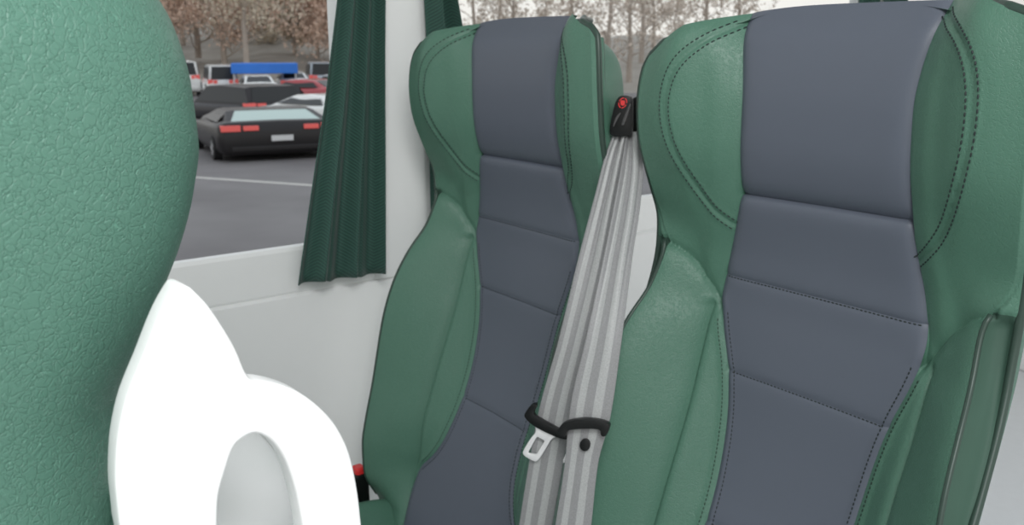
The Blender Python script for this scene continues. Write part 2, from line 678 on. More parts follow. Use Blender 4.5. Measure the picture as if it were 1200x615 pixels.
def build_seat(label, group, cat='seat', near=False, quality=1.0):
    root = thing('bus_seat', label, cat, (0, 0, 0), 0, group)
    g = M['green_near'] if near else M['green']
    n = [max(6, int(x * quality)) for x in (44, 24, 44, 9)]
    rows = int(400 * quality)
    C, u, z = front_grid(n, rows, near)
    y = front_y(u, z)
    V = np.stack([u, y, z], -1).reshape(-1, 3)
    R, K = C.shape
    F = grid_faces(R, K)
    fc = np.abs((C[:-1, :-1] + C[1:, 1:]) / 2).ravel()
    fs = ((C[:-1, :-1] + C[1:, 1:]) / 2).ravel()
    fz = ((z[:-1, :-1] + z[1:, 1:] + z[:-1, 1:] + z[1:, :-1]) / 4).ravel()
    fu = np.abs((u[:-1, :-1] + u[1:, 1:] + u[:-1, 1:] + u[1:, :-1]) / 4).ravel()
    grey = fc < .42
    gut = (fc > .90) & (fz < -.212)
    bol = bolster_mask(fu, fz) & ~grey & ~gut & (fc > .62)
    inner = ~grey & ~gut & ~bol & (fz < -.262) & (fc < .64)
    wing = ~(grey | gut | bol | inner)
    bands = [10] + SEAM + [-10]
    for i in range(5):
        sel = grey & (fz <= bands[i]) & (fz > bands[i + 1])
        nm = 'headrest_panel' if i == 0 else 'backrest_panel'
        link(nm, sub_mesh(nm, V, F[sel]), M['grey'], root)
    for s in (-1, 1):
        on = fs * s > 0
        link('headrest_wing', sub_mesh('headrest_wing', V, F[wing & on]), g, root)
        link('inner_bolster', sub_mesh('inner_bolster', V, F[inner & on]), g, root)
        link('side_bolster', sub_mesh('side_bolster', V, F[bol & on]), g, root)
        link('gusset', sub_mesh('gusset', V, F[gut & on]), M['gusset'], root)
        # bolster edge piping
        zz = np.linspace(-.212, -.70, 70)
        E = tab(6, zz)
        yy = front_y(E - .0005, zz, False)
        bm = bmesh.new()
        add_tube(bm, [(s * (a + .001), b + .001, c) for a, b, c in zip(E, yy, zz)], .0026, 8)
        obj_bm('bolster_piping', bm, M['piping'], root, True)
    # outline piping all round
    idx = [(r, 0) for r in range(0, R, 3)] + [(R - 1, k) for k in range(0, K, 3)] + [(r, K - 1) for r in range(R - 1, -1, -3)]
    pts = [(u[i], y[i] + (.022 * (1 - min(1, (C[i] / .8)**4)) if i[0] == R - 1 else 0), z[i] - (.0065 * (1 - min(1, (C[i] / .8)**4)) if i[0] == R - 1 else 0)) for i in idx]
    bm = bmesh.new()
    cl = [pts[0]]
    for q in pts[1:]:
        if (Vector(q) - Vector(cl[-1])).length > .003:
            cl.append(q)
    cl = [(a_, b_ + .003, c_) for a_, b_, c_ in cl]
    add_tube(bm, cl, .0038, 8)
    obj_bm('edge_piping', bm, M['piping'], root, True)
    # back and sides
    if near:
        # rear contour seen from the side
        sil = [(142, -40), (178, 0), (208, 60), (226, 125), (235, 190), (229, 245), (215, 300), (190, 365), (168, 418), (146, 479)]
        zt, tt = [], []
        uu = np.linspace(0, .2, 200)
        for q in sil:
            dr = ray(*q)
            mm, sz = dr[1] / -dr[0], dr[2] / -dr[0]
            zq = sz * (-XC - .17)
            o_, yo_ = float(tab(8, zq)), float(tab(9, zq))
            lo_ = 1 - float(sstep(-.26, -.06, zq))
            base = yo_ + (1 - (uu / o_)**2) * .02 - PITCHY - (.02 + .03 * lo_) * uu
            shp = np.sqrt(1 - np.clip(uu / o_, 0, 1)**9)
            need = (mm * (-XC - uu + .0065 * lo_) - base) / np.maximum(shp, 1e-3)
            zt.append(zq)
            tt.append(need.min())
        zt = np.array(zt[::-1] + [.05])
        tt = np.array(tt[::-1] + [tt[0]])
        Tf = lambda q: np.where(q < zt[0], tt[0] + tab(9, zt[0]) - tab(9, q), pchip(zt, tt, q))
    else:
        Tf = lambda q: .105 + 0 * q
    ub, yb, zb = back_grid(81, 100, Tf, near)
    # slight inward lean of the sides
    Vb = np.stack([ub, yb, zb], -1).reshape(-1, 3)
    obj_pd('back_cover', Vb, grid_faces(100, 81, True), g, root)
    # stitching
    if not near:
        for s in (-1, 1):
            bm = bmesh.new()
            stitch_row(bm, SO[2:], s)
            stitch_row(bm, SI[1:], s)
            obj_bm('wing_stitching', bm, M['thread'], root)
            bm = bmesh.new()
            zz = np.linspace(-.285, -.632, 120)
            stitch_row(bm, np.stack([tab(2, zz) - (.0095 if s < 0 else .0058), zz], 1), s)
            obj_bm('panel_stitching', bm, M['thread'], root)
            bm = bmesh.new()
            zz = np.linspace(-.295, -.622, 120)
            stitch_row(bm, np.stack([np.minimum(tab(2, zz) + .0055, tab(4, zz) - .001), zz], 1), s)
            obj_bm('bolster_stitching', bm, M['thread_green'], root)
        for zz in SEAM[1:]:
            bm = bmesh.new()
            p = float(tab(2, np.array([zz]))[0]) - (.001 if zz > -.27 else .006)
            half = np.linspace(0, p, 40)
            stitch_row(bm, np.stack([half, half * 0 + zz - .0012], 1), 1)
            stitch_row(bm, np.stack([half, half * 0 + zz - .0012], 1), -1)
            obj_bm('seam_stitching', bm, M['thread'], root)
    # the real back rest is a little askew: twisted, and its top corner on the aisle side sits higher
    for ch in root.children:
        nv = len(ch.data.vertices)
        co = np.zeros(nv * 3)
        ch.data.vertices.foreach_get('co', co)
        co = co.reshape(-1, 3)
        ch.data.vertices.foreach_set('co', askew(co).ravel())
        ch.data.update()
    # cushion
    nu, nw = 97, 90
    a = np.linspace(-1, 1, nu)
    w = np.linspace(0, 1, nw)
    Aq, W = np.meshgrid(a, w)
    half = .232 - .010 * W
    uu = Aq * half
    yy = .672 - .49 * W
    zt = -.735 + .052 * np.exp(-((np.abs(uu) - .185) / .038)**2) - .012 * (1 - W) * 0
    zt = zt + .004 * np.sin(W * math.pi)
    zt = zt - .055 * np.abs(Aq)**14 - .06 * W**10 - .02 * (1 - W)**12
    zt = zt + .004 * -np.exp(-np.abs(np.abs(uu) - .128) / .006)
    VV = np.stack([uu, yy, zt], -1).reshape(-1, 3)
    FF = grid_faces(nw, nu, True)
    fu = np.abs((uu[:-1, :-1] + uu[1:, 1:]) / 2).ravel()
    link('cushion_panel', sub_mesh('cushion_panel', VV, FF[fu < .128]), M['grey'], root)
    sk = []
    ring = [(0, k) for k in range(nu)] + [(r, nu - 1) for r in range(1, nw)] + [(nw - 1, k) for k in range(nu - 2, -1, -1)] + [(r, 0) for r in range(nw - 2, 0, -1)]
    base = len(VV)
    low = np.array([[uu[i] * .97, yy[i] * .99 + .004, -.86] for i in ring])
    VV2 = np.concatenate([VV, low])
    L = len(ring)
    for j in range(L):
        i0, i1 = ring[j], ring[(j + 1) % L]
        sk.append((i0[0] * nu + i0[1], i1[0] * nu + i1[1], base + (j + 1) % L, base + j))
    bot = [tuple(base + j for j in range(L))]
    gf = [tuple(q) for q in FF[fu >= .128]] + sk + bot
    obj_pd('cushion_cover', VV2, gf, g, root)
    bm = bmesh.new()
    add_box(bm, (-.20, .22, -.90), (.20, .66, -.861), .008)
    for x in (-.17, .13):
        add_box(bm, (x, .26, -1.12), (x + .04, .32, -.90), .006)
        add_box(bm, (x, .56, -1.12), (x + .04, .62, -.90), .006)
        add_box(bm, (x - .01, .22, -1.15), (x + .05, .66, -1.12), .005)
    obj_bm('seat_base', bm, M['dark_metal'], root)
    return root


def copy_tree(o, parent=None):
    c = o.copy()
    COL.objects.link(c)
    c.parent = parent
    for ch in list(o.children):
        copy_tree(ch, c)
    return c


GRP = 'green and grey coach seats'
seatB = build_seat('green leather seat with grey centre panel at the right, nearer of the two facing seats', GRP)
seatA = copy_tree(seatB)
seatB.location = (-.490, 0, 0)
seatA.location = (-.960, 0, 0)
seatA['label'] = 'green leather seat with grey centre panel, the smaller one beside the white window wall'

# ------------------------------------------------------------------ foreground seat seen from its side, with a white shell
seatC = build_seat('green grained seat cut off at the left edge, with white rear shell and grab handle', GRP, near=True, quality=.45)
seatC.location = (XC, -PITCHY, 0)


def to_c(p):
    return np.asarray(p) - np.array([XC, -PITCHY, 0])


def extrude_poly(name, outer, holes, x0, x1, mat, parent, bevel=.004, seg=3, axis='x'):
    """polygon in (y,z) extruded along x, with holes, rounded edges"""
    bm = bmesh.new()
    edges = []
    for loop in [outer] + holes:
        vs = [bm.verts.new((x1, p[0], p[1])) for p in loop]
        for i in range(len(vs)):
            edges.append(bm.edges.new((vs[i], vs[(i + 1) % len(vs)])))
    bmesh.ops.triangle_fill(bm, use_beauty=True, use_dissolve=False, edges=edges)
    r = bmesh.ops.extrude_face_region(bm, geom=bm.faces[:])
    for v in [e for e in r['geom'] if isinstance(e, bmesh.types.BMVert)]:
        v.co.x = x0
    bmesh.ops.recalc_face_normals(bm, faces=bm.faces[:])
    if bevel > 0:
        es = [e for e in bm.edges if len(e.link_faces) == 2 and e.calc_face_angle(0) > 1.0]
        bmesh.ops.bevel(bm, geom=es, offset=bevel, segments=seg, profile=0.5, affect='EDGES', clamp_overlap=True)
    o = obj_bm(name, bm, mat, parent, True)
    return o


XP = -.377
left_px = [(209.6, 331), (191.7, 361.5), (168.7, 418), (145.6, 479), (137, 530.5), (136.5, 575), (140.5, 615)]
outer_px = [(225, 338), (243, 356), (258, 377), (279, 413), (289, 437), (296, 446.5), (307, 447), (340, 455), (371, 474), (396.6, 502), (412, 535.6), (422, 587), (425, 615)]
hole_px = [(256, 615), (257, 587), (266, 551), (279, 520), (297, 509), (312, 512.5), (330, 530.5), (340, 551), (350.5, 587), (355.6, 615)]


def yz(px):
    P = at_x(px[0], px[1], XP)
    return (P[1] + PITCHY, P[2])


lf = [yz(q) for q in left_px]
of = [yz(q) for q in outer_px]
hf = [yz(q) for q in hole_px]
lf = [tuple(q) for q in spline(lf, 26)]
of = [tuple(q) for q in spline(of, 60)]
hf = [tuple(q) for q in spline(hf, 50)]
yb0, zb0 = of[-1]
tail = [tuple(q) for q in spline([(yb0, zb0), (yb0 + .004, zb0 - .05), (yb0 - .006, zb0 - .10), (yb0 - .04, zb0 - .135), (yb0 - .065, zb0 - .17),
                                  (yb0 - .075, zb0 - .25), (yb0 - .10, -.70), (yb0 - .14, -.86)], 40)][1:]
yl0, zl0 = lf[-1]
tail_l = [tuple(q) for q in spline([(yl0, zl0), (yl0 + .004, zl0 - .08), (yl0 - .02, -.45), (yl0 - .07, -.70), (yl0 - .10, -.86)], 26)][1:]
outer = lf[::-1] + of + tail + tail_l[::-1]
hA, hB = hf[0], hf[-1]
hole_tail = [tuple(q) for q in spline([hB, (hB[0] + .002, hB[1] - .04), (hB[0] - .012, hB[1] - .075), ((hA[0] + hB[0]) / 2, hB[1] - .088),
                                       (hA[0] + .006, hB[1] - .07), (hA[0] - .001, hA[1] - .035), hA], 30)][1:-1]
hole = hf + hole_tail
xl0, xl1 = XP - XC - .015, XP - XC
extrude_poly('grab_handle', outer, [hole], xl0, xl1, M['white'], seatC, .0055, 4)
# rounded shell across the back
nx, nz = 61, 90
s = np.linspace(-1, 1, nx)
zz = np.linspace(-.86, -.115, nz)
Sg, Zg = np.meshgrid(s, zz)
y0 = pchip([-.86, -.7, -.5, -.29, -.235, -.18, -.14, -.115], [.03, .06, .10, .111, .105, .088, .06, .03], Zg)
Dg = pchip([-.86, -.7, -.5, -.29, -.27, -.255, -.235, -.18, -.14, -.115], [.09, .11, .125, .128, .121, .104, .082, .05, .03, .02], Zg)
a = pchip([-.86, -.27, -.22, -.17, -.115], [.184, .184, .165, .13, .08], Zg)
ug = np.sin(Sg * math.pi / 2) * a
yg = y0 + Dg * np.sqrt(np.maximum(0, 1 - (ug / a)**2)) + PITCHY
Vs = np.stack([ug, yg, Zg], -1).reshape(-1, 3)
# side skirts of the shell run forward
sk = []
shell_v = [Vs]
obj_pd('rear_shell', Vs, grid_faces(nz, nx, True), M['white'], seatC)
lo2 = [(p[0], p[1]) for p in lf[::-1] + [tuple(q) for q in spline([of[0], of[10], of[20], (yb0 - .055, zb0 - .03), (yb0 - .075, zb0 - .25), (yb0 - .10, -.70), (yb0 - .14, -.86)], 40)] + tail_l[::-1]]
extrude_poly('shell_flank', lo2, [], -.226, -.20, M['white'], seatC, .004, 3)

# ------------------------------------------------------------------ seat belts
WD = np.array([.80, .60, 0.])          # direction across the webbing
WN = np.array([.60, -.80, 0.])         # towards the viewer


def on_plane(px, py, P0, n=WN):
    d = ray(px, py)
    return d * ((P0 @ n) / (d @ n))


def webbing(root, left, right, ydep, fold, tail_dz, shift=0.0):
    rows = np.array([q[1] for q in left], float)
    rr = np.linspace(rows[0], rows[-1], 90)
    lx = pchip(rows, [q[0] for q in left], rr)
    rx = pchip([q[1] for q in right], [q[0] for q in right], rr)
    yd = pchip([q[0] for q in ydep], [q[1] for q in ydep], rr)
    nw = 33
    V, UVc = [], []
    vlen = 0
    prev = None
    for i, row in enumerate(rr):
        mid = at_y((lx[i] + rx[i]) / 2, row, yd[i])
        a = on_plane(lx[i], row, mid)
        b = on_plane(rx[i], row, mid)
        if prev is not None:
            vlen += np.linalg.norm(mid - prev)
        prev = mid
        t = (row - rr[0]) / (rr[-1] - rr[0])
        amp = fold * (1 - t)**2.2
        for k in range(nw):
            w = k / (nw - 1)
            off = amp * (math.sin(w * 2 * math.pi * 1.5 + .6 + shift) + .4 * math.sin(w * 2 * math.pi * 3.1 + 1.0)) + .0012 * math.sin(w * math.pi)
            V.append(a + (b - a) * w + WN * off)
            UVc.append((w, vlen))
    # tail below the frame
    d = (V[-nw:][nw // 2] - V[-2 * nw:-nw][nw // 2])
    d = d / np.linalg.norm(d)
    last = np.array(V[-nw:])
    for j in range(1, 9):
        for k in range(nw):
            V.append(last[k] + d * tail_dz * j / 8)
            UVc.append((k / (nw - 1), vlen + tail_dz * j / 8))
    R = len(rr) + 8
    F = grid_faces(R, nw)
    me = mesh_pd('webbing', V, F)
    uvl = me.uv_layers.new(name='UVMap')
    UVc = np.array(UVc)
    li = np.zeros(len(me.loops), int)
    me.loops.foreach_get('vertex_index', li)
    uvl.data.foreach_set('uv', UVc[li].ravel())
    o = link('webbing', me, M['webbing'], root)
    so = o.modifiers.new('thick', 'SOLIDIFY')
    so.thickness = .0016
    so.offset = 0
    return o


def plate(name, px_outer, px_holes, P0, thick, mat, parent, bev=.001, lift=0.0, n=WN, wd=WD, smooth=True):
    """outline given as seen, laid on the plane of the webbing and extruded towards the viewer"""
    bm = bmesh.new()
    edges = []
    base = P0 + n * lift
    for loop in [px_outer] + px_holes:
        vs = [bm.verts.new(on_plane(q[0], q[1], base, n)) for q in loop]
        for i in range(len(vs)):
            edges.append(bm.edges.new((vs[i], vs[(i + 1) % len(vs)])))
    bmesh.ops.triangle_fill(bm, use_beauty=True, use_dissolve=False, edges=edges)
    r = bmesh.ops.extrude_face_region(bm, geom=bm.faces[:])
    for v in [e for e in r['geom'] if isinstance(e, bmesh.types.BMVert)]:
        v.co += Vector(n) * thick
    bmesh.ops.recalc_face_normals(bm, faces=bm.faces[:])
    if bev:
        es = [e for e in bm.edges if len(e.link_faces) == 2 and e.calc_face_angle(0) > .9]
        bmesh.ops.bevel(bm, geom=es, offset=bev, segments=2, profile=0.5, affect='EDGES', clamp_overlap=True)
    o = obj_bm(name, bm, mat, parent, smooth)
    if smooth:
        try:
            with bpy.context.temp_override(object=o, selected_objects=[o], active_object=o, selected_editable_objects=[o]):
                bpy.ops.object.shade_smooth_by_angle(angle=.7)
        except Exception:
            pass
    return o


def zb(pts, ox, oy, sc):
    return [(ox + p[0] / sc, oy + p[1] / sc) for p in pts]


def rnd(pts, n=None, it=2):
    """corner cutting on a closed loop"""
    P = [np.array(q, float) for q in pts]
    for _ in range(it):
        Q = []
        for i in range(len(P)):
            a, b = P[i], P[(i + 1) % len(P)]
            Q += [a * .78 + b * .22, a * .22 + b * .78]
        P = Q
    return [tuple(q) for q in P]


BG = 'grey striped seat belts'
beltA = thing('seat_belt', 'left grey striped seat belt with a white metal tongue, below red-marked black guide', 'seat belt', (0, 0, 0), 0, BG)
beltB = thing('seat_belt', 'right grey striped seat belt with round black stop button, against the right seat', 'seat belt', (0, 0, 0), 0, BG)
depA = [(150, .757), (200, .738), (300, .700), (400, .665), (480, .645), (615, .620)]
depB = [(150, .765), (200, .742), (300, .700), (400, .662), (490, .640), (615, .616)]
webbing(beltA, [(722, 152), (711, 180), (699, 225), (679, 300), (654.5, 400), (631.5, 482), (620, 543), (608.5, 615)],
        [(738, 152), (733, 180), (724, 230), (712, 300), (689, 400), (673, 470), (660, 543), (647, 615)], depA, .0042, .2)
webbing(beltB, [(735, 154), (731, 180), (722, 230), (708, 300), (686, 400), (668, 480), (662, 543), (651, 615)],
        [(748, 154), (753, 200), (750, 240), (741, 300), (728, 402), (715, 490), (701, 543), (693, 615)], depB, .0040, .2, 1.3)

Z5 = lambda pts: zb(pts, 590, 450, 5.127)
def incl(r0, r1, px0, px1, dep):
    a_ = at_y(px0, r0, pchip([q[0] for q in dep], [q[1] for q in dep], r0))
    b_ = at_y(px1, r1, pchip([q[0] for q in dep], [q[1] for q in dep], r1))
    n_ = np.cross(WD, b_ - a_)
    n_ /= np.linalg.norm(n_)
    return -n_ if n_ @ a_ > 0 else n_


NA, NB = incl(440, 560, 660, 633, depA), incl(440, 560, 703, 677, depB)
# left tongue
P0 = at_y(649, 495, pchip([q[0] for q in depA], [q[1] for q in depA], 495))
plate('tongue_grip', rnd(Z5([(207, 110), (178, 108), (135, 165), (138, 190), (190, 240), (330, 308), (392, 322), (392, 296), (335, 260), (212, 192), (190, 172), (190, 156), (207, 132)]), it=2),
      [], P0, .009, M['black'], beltA, .0015, lift=.004, n=NA)
plate('metal_tongue', rnd(Z5([(192, 236), (200, 285), (170, 315), (118, 400), (125, 425), (190, 462), (215, 452), (265, 370), (292, 325), (325, 308)]), it=1),
      [Z5([(208, 312), (246, 333), (249, 340), (204, 413), (197, 416), (156, 410), (153, 403), (202, 315)])], P0, .0035, M['metal'], beltA, .0009, lift=.006, n=NA)
# right tongue
P1 = at_y(690, 497, pchip([q[0] for q in depB], [q[1] for q in depB], 497))
plate('tongue_grip', rnd(Z5([(328, 290), (345, 245), (370, 218), (430, 203), (500, 196), (580, 203), (640, 225), (648, 240), (628, 295), (605, 302), (592, 290), (592, 262), (560, 254), (480, 254), (395, 262), (388, 285), (380, 305), (345, 305)]), it=2),
      [], P1, .010, M['black'], beltB, .0018, lift=.003, n=NB)
plate('metal_tongue', Z5([(390, 380), (360, 452), (360, 470), (372, 466), (376, 440), (396, 395)]), [], P1, .002, M['metal'], beltB, .0004, lift=-.004)
ang = [2 * math.pi * k / 28 for k in range(28)]
plate('stop_button', Z5([(493 + 31 * math.cos(t), 360 + 36 * math.sin(t)) for t in ang]), [], at_y(685, 520, .634), .0045, M['black'], beltB, .0016, lift=.003, n=NB)

# guides (upper anchors)
Z6 = lambda pts: zb(pts, 690, 90, 6.15)
PG = at_y(728, 125, .752)
gd = plate('belt_guide', rnd(Z6([(205, 170), (232, 134), (285, 130), (318, 142), (326, 190), (322, 430), (290, 418), (200, 428), (168, 412), (160, 372), (185, 240)]), it=2),
           [], PG, .012, M['black'], beltA, .0025, lift=-.002)
plate('guide_rib', rnd(Z6([(296, 190), (310, 200), (262, 345), (240, 350), (236, 335)]), it=1), [], PG, .004, simple('worn_black', (.06, .06, .06), .3), gd, .0008, lift=.0085)
plate('guide_rib', rnd(Z6([(228, 255), (236, 262), (196, 330), (182, 362), (176, 352), (195, 290)]), it=1), [], PG, .004, bpy.data.materials['worn_black'], gd, .0008, lift=.0085)
lift = .0102
for k in range(4):
    t0 = math.radians(20 + 90 * k)
    t1 = math.radians(20 + 90 * k + 74)
    tt = np.linspace(t0, t1, 9)
    rot = lambda r, t: (245 + r * .86 * math.cos(t) + .18 * r * -math.sin(t), 188 + r * 1.08 * math.sin(t))
    plate('guide_emblem', Z6([rot(36, t) for t in tt] + [rot(29, t) for t in tt[::-1]]), [], PG, .0006, M['red'], gd, 0, lift=lift, smooth=False)
plate('guide_emblem', Z6([(232, 168), (258, 170), (262, 180), (258, 204), (244, 208), (230, 202), (228, 180)]), [], PG, .0006, M['red'], gd, 0, lift=lift, smooth=False)
PG2 = at_y(745, 135, .785)
plate('belt_guide', rnd([(738, 120), (746, 112), (757, 113), (760, 122), (757, 162), (740, 160), (737, 150)], it=2), [], PG2, .012, M['black'], beltB, .0025)

# buckle by the window-side cushion
bk = thing('seat_belt_buckle', 'black belt buckle with red release button beside the window seat cushion', 'buckle', (-1.196, .632, -.735))
bm = bmesh.new()
add_box(bm, (-.013, -.012, -.03), (.013, .012, .072), .004, 3)
obj_bm('buckle_body', bm, M['black'], bk, False)
bm = bmesh.new()
add_box(bm, (-.0105, -.0095, .06), (.0105, .0095, .082), .0045, 3)
obj_bm('release_button', bm, M['red'], bk, False)
bm = bmesh.new()
add_box(bm, (-.009, -.003, -.14), (.009, .003, -.025), .001)
obj_bm('buckle_stalk', bm, M['black'], bk, False)

# ------------------------------------------------------------------ bus shell
XW = -1.30
ZS, ZF, ZH, ZR = -.302, -1.15, .46, .80
Y0, Y1 = -1.6, 3.40


def extrude_y(name, prof, y0, y1, mat, bev=0):
    bm = bmesh.new()
    a = [bm.verts.new((p[0], y0, p[1])) for p in prof]
    b = [bm.verts.new((p[0], y1, p[1])) for p in prof]
    n = len(prof)
    for i in range(n):
        bm.faces.new((a[i], a[(i + 1) % n], b[(i + 1) % n], b[i]))
    bm.faces.new(a[::-1])
    bm.faces.new(b)
    o = obj_bm(name, bm, mat, None, False)
    return o


prof = [(XW - .09, ZS - .06), (XW - .03, ZS - .012), (XW - .010, ZS), (XW - .002, ZS - .002), (XW + .001, ZS - .008), (XW + .004, -.374), (XW + .0035, -.3765), (XW + .0015, -.3778),
        (XW + .0015, -.379), (XW + .0045, -.3805), (XW + .007, -.383), (XW + .014, -.60), (XW + .014, ZF), (XW - .09, ZF)]
struct(extrude_y('wall_left', prof, Y0, Y1, M['white_wall']))
struct(extrude_y('trim_1', [(XW - .09, ZH), (XW + .0, ZH), (XW + .01, ZH + .01), (XW + .03, ZR), (XW - .09, ZR)], Y0, Y1, M['white_wall']))


def pillar(name, ya, yb, x1, depth=.09):
    n = 24
    v, f = [], []
    zs = np.linspace(ZS - .0765, ZH + .02, 20)
    for k, z in enumerate(zs):
        for i in range(n):
            t = -1 + 2 * i / (n - 1)
            yy = (ya + yb) / 2 + (yb - ya) / 2 * t
            xx = x1 - depth * (np.abs(t)**7) * .9 - (.008 * (1 - sstep(ZS - .0765, ZS + .02, z)))
            v.append((xx, yy, z))
    f = grid_faces(20, n)
    return struct(obj_pd(name, v, f, M['white_wall']))


pillar('trim_2', .700, .880, XW + .016)
pillar('trim_3', 2.215, 2.300, XW + .012)
pillar('trim_4', Y1 - .1, Y1 + .05, XW + .012)
pillar('trim_5', Y0 - .05, Y0 + .12, XW + .012)


def window(name, ya, yb):
    bm = bmesh.new()
    bm.faces.new([bm.verts.new(q) for q in ((XW - .026, ya, ZS - .012), (XW - .026, yb, ZS - .012), (XW - .026, yb, ZH), (XW - .026, ya, ZH))])
    return struct(obj_bm(name, bm, M['glass']))


window('window_1', Y0 + .05, .79)
window('window_2', .79, 2.258)
window('window_3', 2.258, Y1 - .02)
bm = bmesh.new()
add_box(bm, (XW - .09, Y0, ZF - .04), (1.35, Y1, ZF))
struct(obj_bm('floor', bm, M['floor']))
bm = bmesh.new()
add_box(bm, (XW - .09, Y1, ZF), (1.35, Y1 + .05, -.25), .01)
struct(obj_bm('wall_rear', bm, M['white_wall']))

bm = bmesh.new()
add_box(bm, (XW - .09, Y0, ZR), (.25, Y1 + .05, ZR + .04))
struct(obj_bm('ceiling', bm, M['white_wall']))

# ------------------------------------------------------------------ curtains


def curtain(label, left, right, x, ztop, folds, seed, group='dark green window curtains', bottom=None, amp0=.010, name='curtain'):
    """left / right: (y, z) edges from top to bottom"""
    r = random.Random(seed)
    nr, nc = 60, 120
    lz = [q[1] for q in left]
    rz = [q[1] for q in right]
    V, UVs = [], []
    phs = [r.uniform(0, 6.28) for _ in range(5)]
    for i in range(nr):
        t = i / (nr - 1)
        for k in range(nc):
            w = k / (nc - 1)
            zl = left[0][1] + (left[-1][1] - left[0][1]) * t
            zr = right[0][1] + (right[-1][1] - right[0][1]) * t
            z = zl + (zr - zl) * w
            yl = np.interp(-z, [-a for a in lz], [q[0] for q in left])
            yr = np.interp(-z, [-a for a in rz], [q[0] for q in right])
            y = yl + (yr - yl) * w
            amp = amp0 * (1.0 + .5 * t)
            ww = w + .02 * math.sin(3 * t + phs[0])
            fold = math.sin(2 * math.pi * folds * ww + phs[1] + .5 * math.sin(2 * t)) + .45 * math.sin(2 * math.pi * folds * 1.9 * ww + phs[2])
            if bottom:
                z += bottom * t**6 * (math.sin(2 * math.pi * folds * ww + phs[1] + .9))
            V.append((x + amp * fold, y + .35 * amp * math.cos(2 * math.pi * folds * ww + phs[1]), z))
            UVs.append((w * folds * .06, t * (left[0][1] - left[-1][1])))
    me = mesh_pd(name, V, grid_faces(nr, nc, True))
    uvl = me.uv_layers.new(name='UVMap')
    li = np.zeros(len(me.loops), int)
    me.loops.foreach_get('vertex_index', li)
    uvl.data.foreach_set('uv', np.array(UVs)[li].ravel())
    o = link(name, me, M['curtain'])
    so = o.modifiers.new('thick', 'SOLIDIFY')
    so.thickness = .002
    tag(o, label, 'curtain', group)
    return o


XCU = XW + .045
lp = [at_x(410, -90, XCU), at_x(400, 0, XCU), at_x(385, 120, XCU), at_x(368, 230, XCU), at_x(353, 333, XCU)]
rp = [at_x(446, -90, XCU), at_x(446, 0, XCU), at_x(445, 120, XCU), at_x(445, 230, XCU), at_x(445, 321, XCU)]
ext = lambda P: [(P[0][1], ZH + .02)] + [(q[1], q[2]) for q in P]
curtain('dark green woven curtain hanging full length at the left window', ext(lp), ext(rp), XCU, ZH, 2.6, 3, bottom=.002, amp0=.007)
lp = [at_x(504, -60, XCU), at_x(505, 0, XCU), at_x(508, 60, XCU)]
rp = [at_x(532, -60, XCU), at_x(539, 0, XCU), at_x(548, 40, XCU)]
l2 = ext(lp) + [(lp[-1][1], -.37)]
r2 = ext(rp) + [(rp[-1][1] + .03, -.37)]
curtain('dark green curtain strip just behind the top of the window-side seat', l2, r2, XCU, ZH, 2.0, 5, bottom=.004)
for (pa, pb, lab, sd) in ((1003, 1030, 'dark green curtain edge left of the white post above the right seat', 8), (1041, 1060, 'dark green curtain edge right of the white post above the right seat', 9)):
    ya, yb = at_x(pa, 0, XCU)[1], at_x(pb, 0, XCU)[1]
    curtain(lab, [(ya, ZH + .02), (ya, -.37)], [(yb, ZH + .02), (yb, -.37)], XCU, ZH, 2.0, sd, bottom=.004)

# ------------------------------------------------------------------ outside
ZG = -2.6


def gp(px, py):
    return at_z(px, py, ZG)


def asphalt():
    m, nt, b = new_mat('asphalt')
    L = nt.links.new
    tc = N(nt, 'ShaderNodeTexCoord')
    nz = N(nt, 'ShaderNodeTexNoise')
    nz.inputs['Scale'].default_value = .35
    nz.inputs['Detail'].default_value = 5
    L(tc.outputs['Object'], nz.inputs['Vector'])
    cr = N(nt, 'ShaderNodeValToRGB')
    cr.color_ramp.elements[0].position = .3
    cr.color_ramp.elements[0].color = (.125, .115, .118, 1)
    cr.color_ramp.elements[1].position = .7
    cr.color_ramp.elements[1].color = (.21, .20, .20, 1)
    L(nz.outputs['Fac'], cr.inputs[0])
    L(cr.outputs[0], b.inputs['Base Color'])
    b.inputs['Roughness'].default_value = .7
    return m


M['asphalt'] = asphalt()
bm = bmesh.new()
add_box(bm, (-90, -60, ZG - .2), (6, 160, ZG))
struct(obj_bm('ground', bm, M['asphalt']))
M['line'] = simple('worn_white_paint', (.5, .48, .45), .7, noise=.25, nscale=3)
# painted line across the car park
a, b = gp(200, 206), gp(420, 221)
d = (b - a) / np.linalg.norm(b - a)
nrm = np.array([-d[1], d[0], 0])
a2, b2 = a - d * 6, b + d * 8
v = [a2 - nrm * .11, b2 - nrm * .11, b2 + nrm * .11, a2 + nrm * .11]
v = [(q[0], q[1], ZG + .004) for q in v]
tag(obj_pd('parking_line', v, [(0, 1, 2, 3)], M['line'], None, False), 'pale painted line across the grey car park', 'road marking')


def paint(name, col, rough=.25):
    return simple(name, col, rough, noise=.02, coat=.5)


M['tyre'] = simple('tyre_rubber', (.015, .015, .016), .7)
M['hub'] = simple('alloy_hub', (.55, .55, .56), .35, metal=.4)
M['carglass'] = simple('dark_car_glass', (.03, .032, .034), .3, spec=.3)
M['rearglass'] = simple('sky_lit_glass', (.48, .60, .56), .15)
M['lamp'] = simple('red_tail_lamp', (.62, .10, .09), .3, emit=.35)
M['number'] = simple('pale_number_plate', (.7, .7, .7), .5)


def loft(bm, secs):
    """secs: list of lists of points (closed rings)"""
    R = [[bm.verts.new(p) for p in s] for s in secs]
    n = len(R[0])
    for i in range(len(R) - 1):
        for k in range(n):
            bm.faces.new((R[i][k], R[i][(k + 1) % n], R[i + 1][(k + 1) % n], R[i + 1][k]))
    bm.faces.new(R[0][::-1])
    bm.faces.new(R[-1])


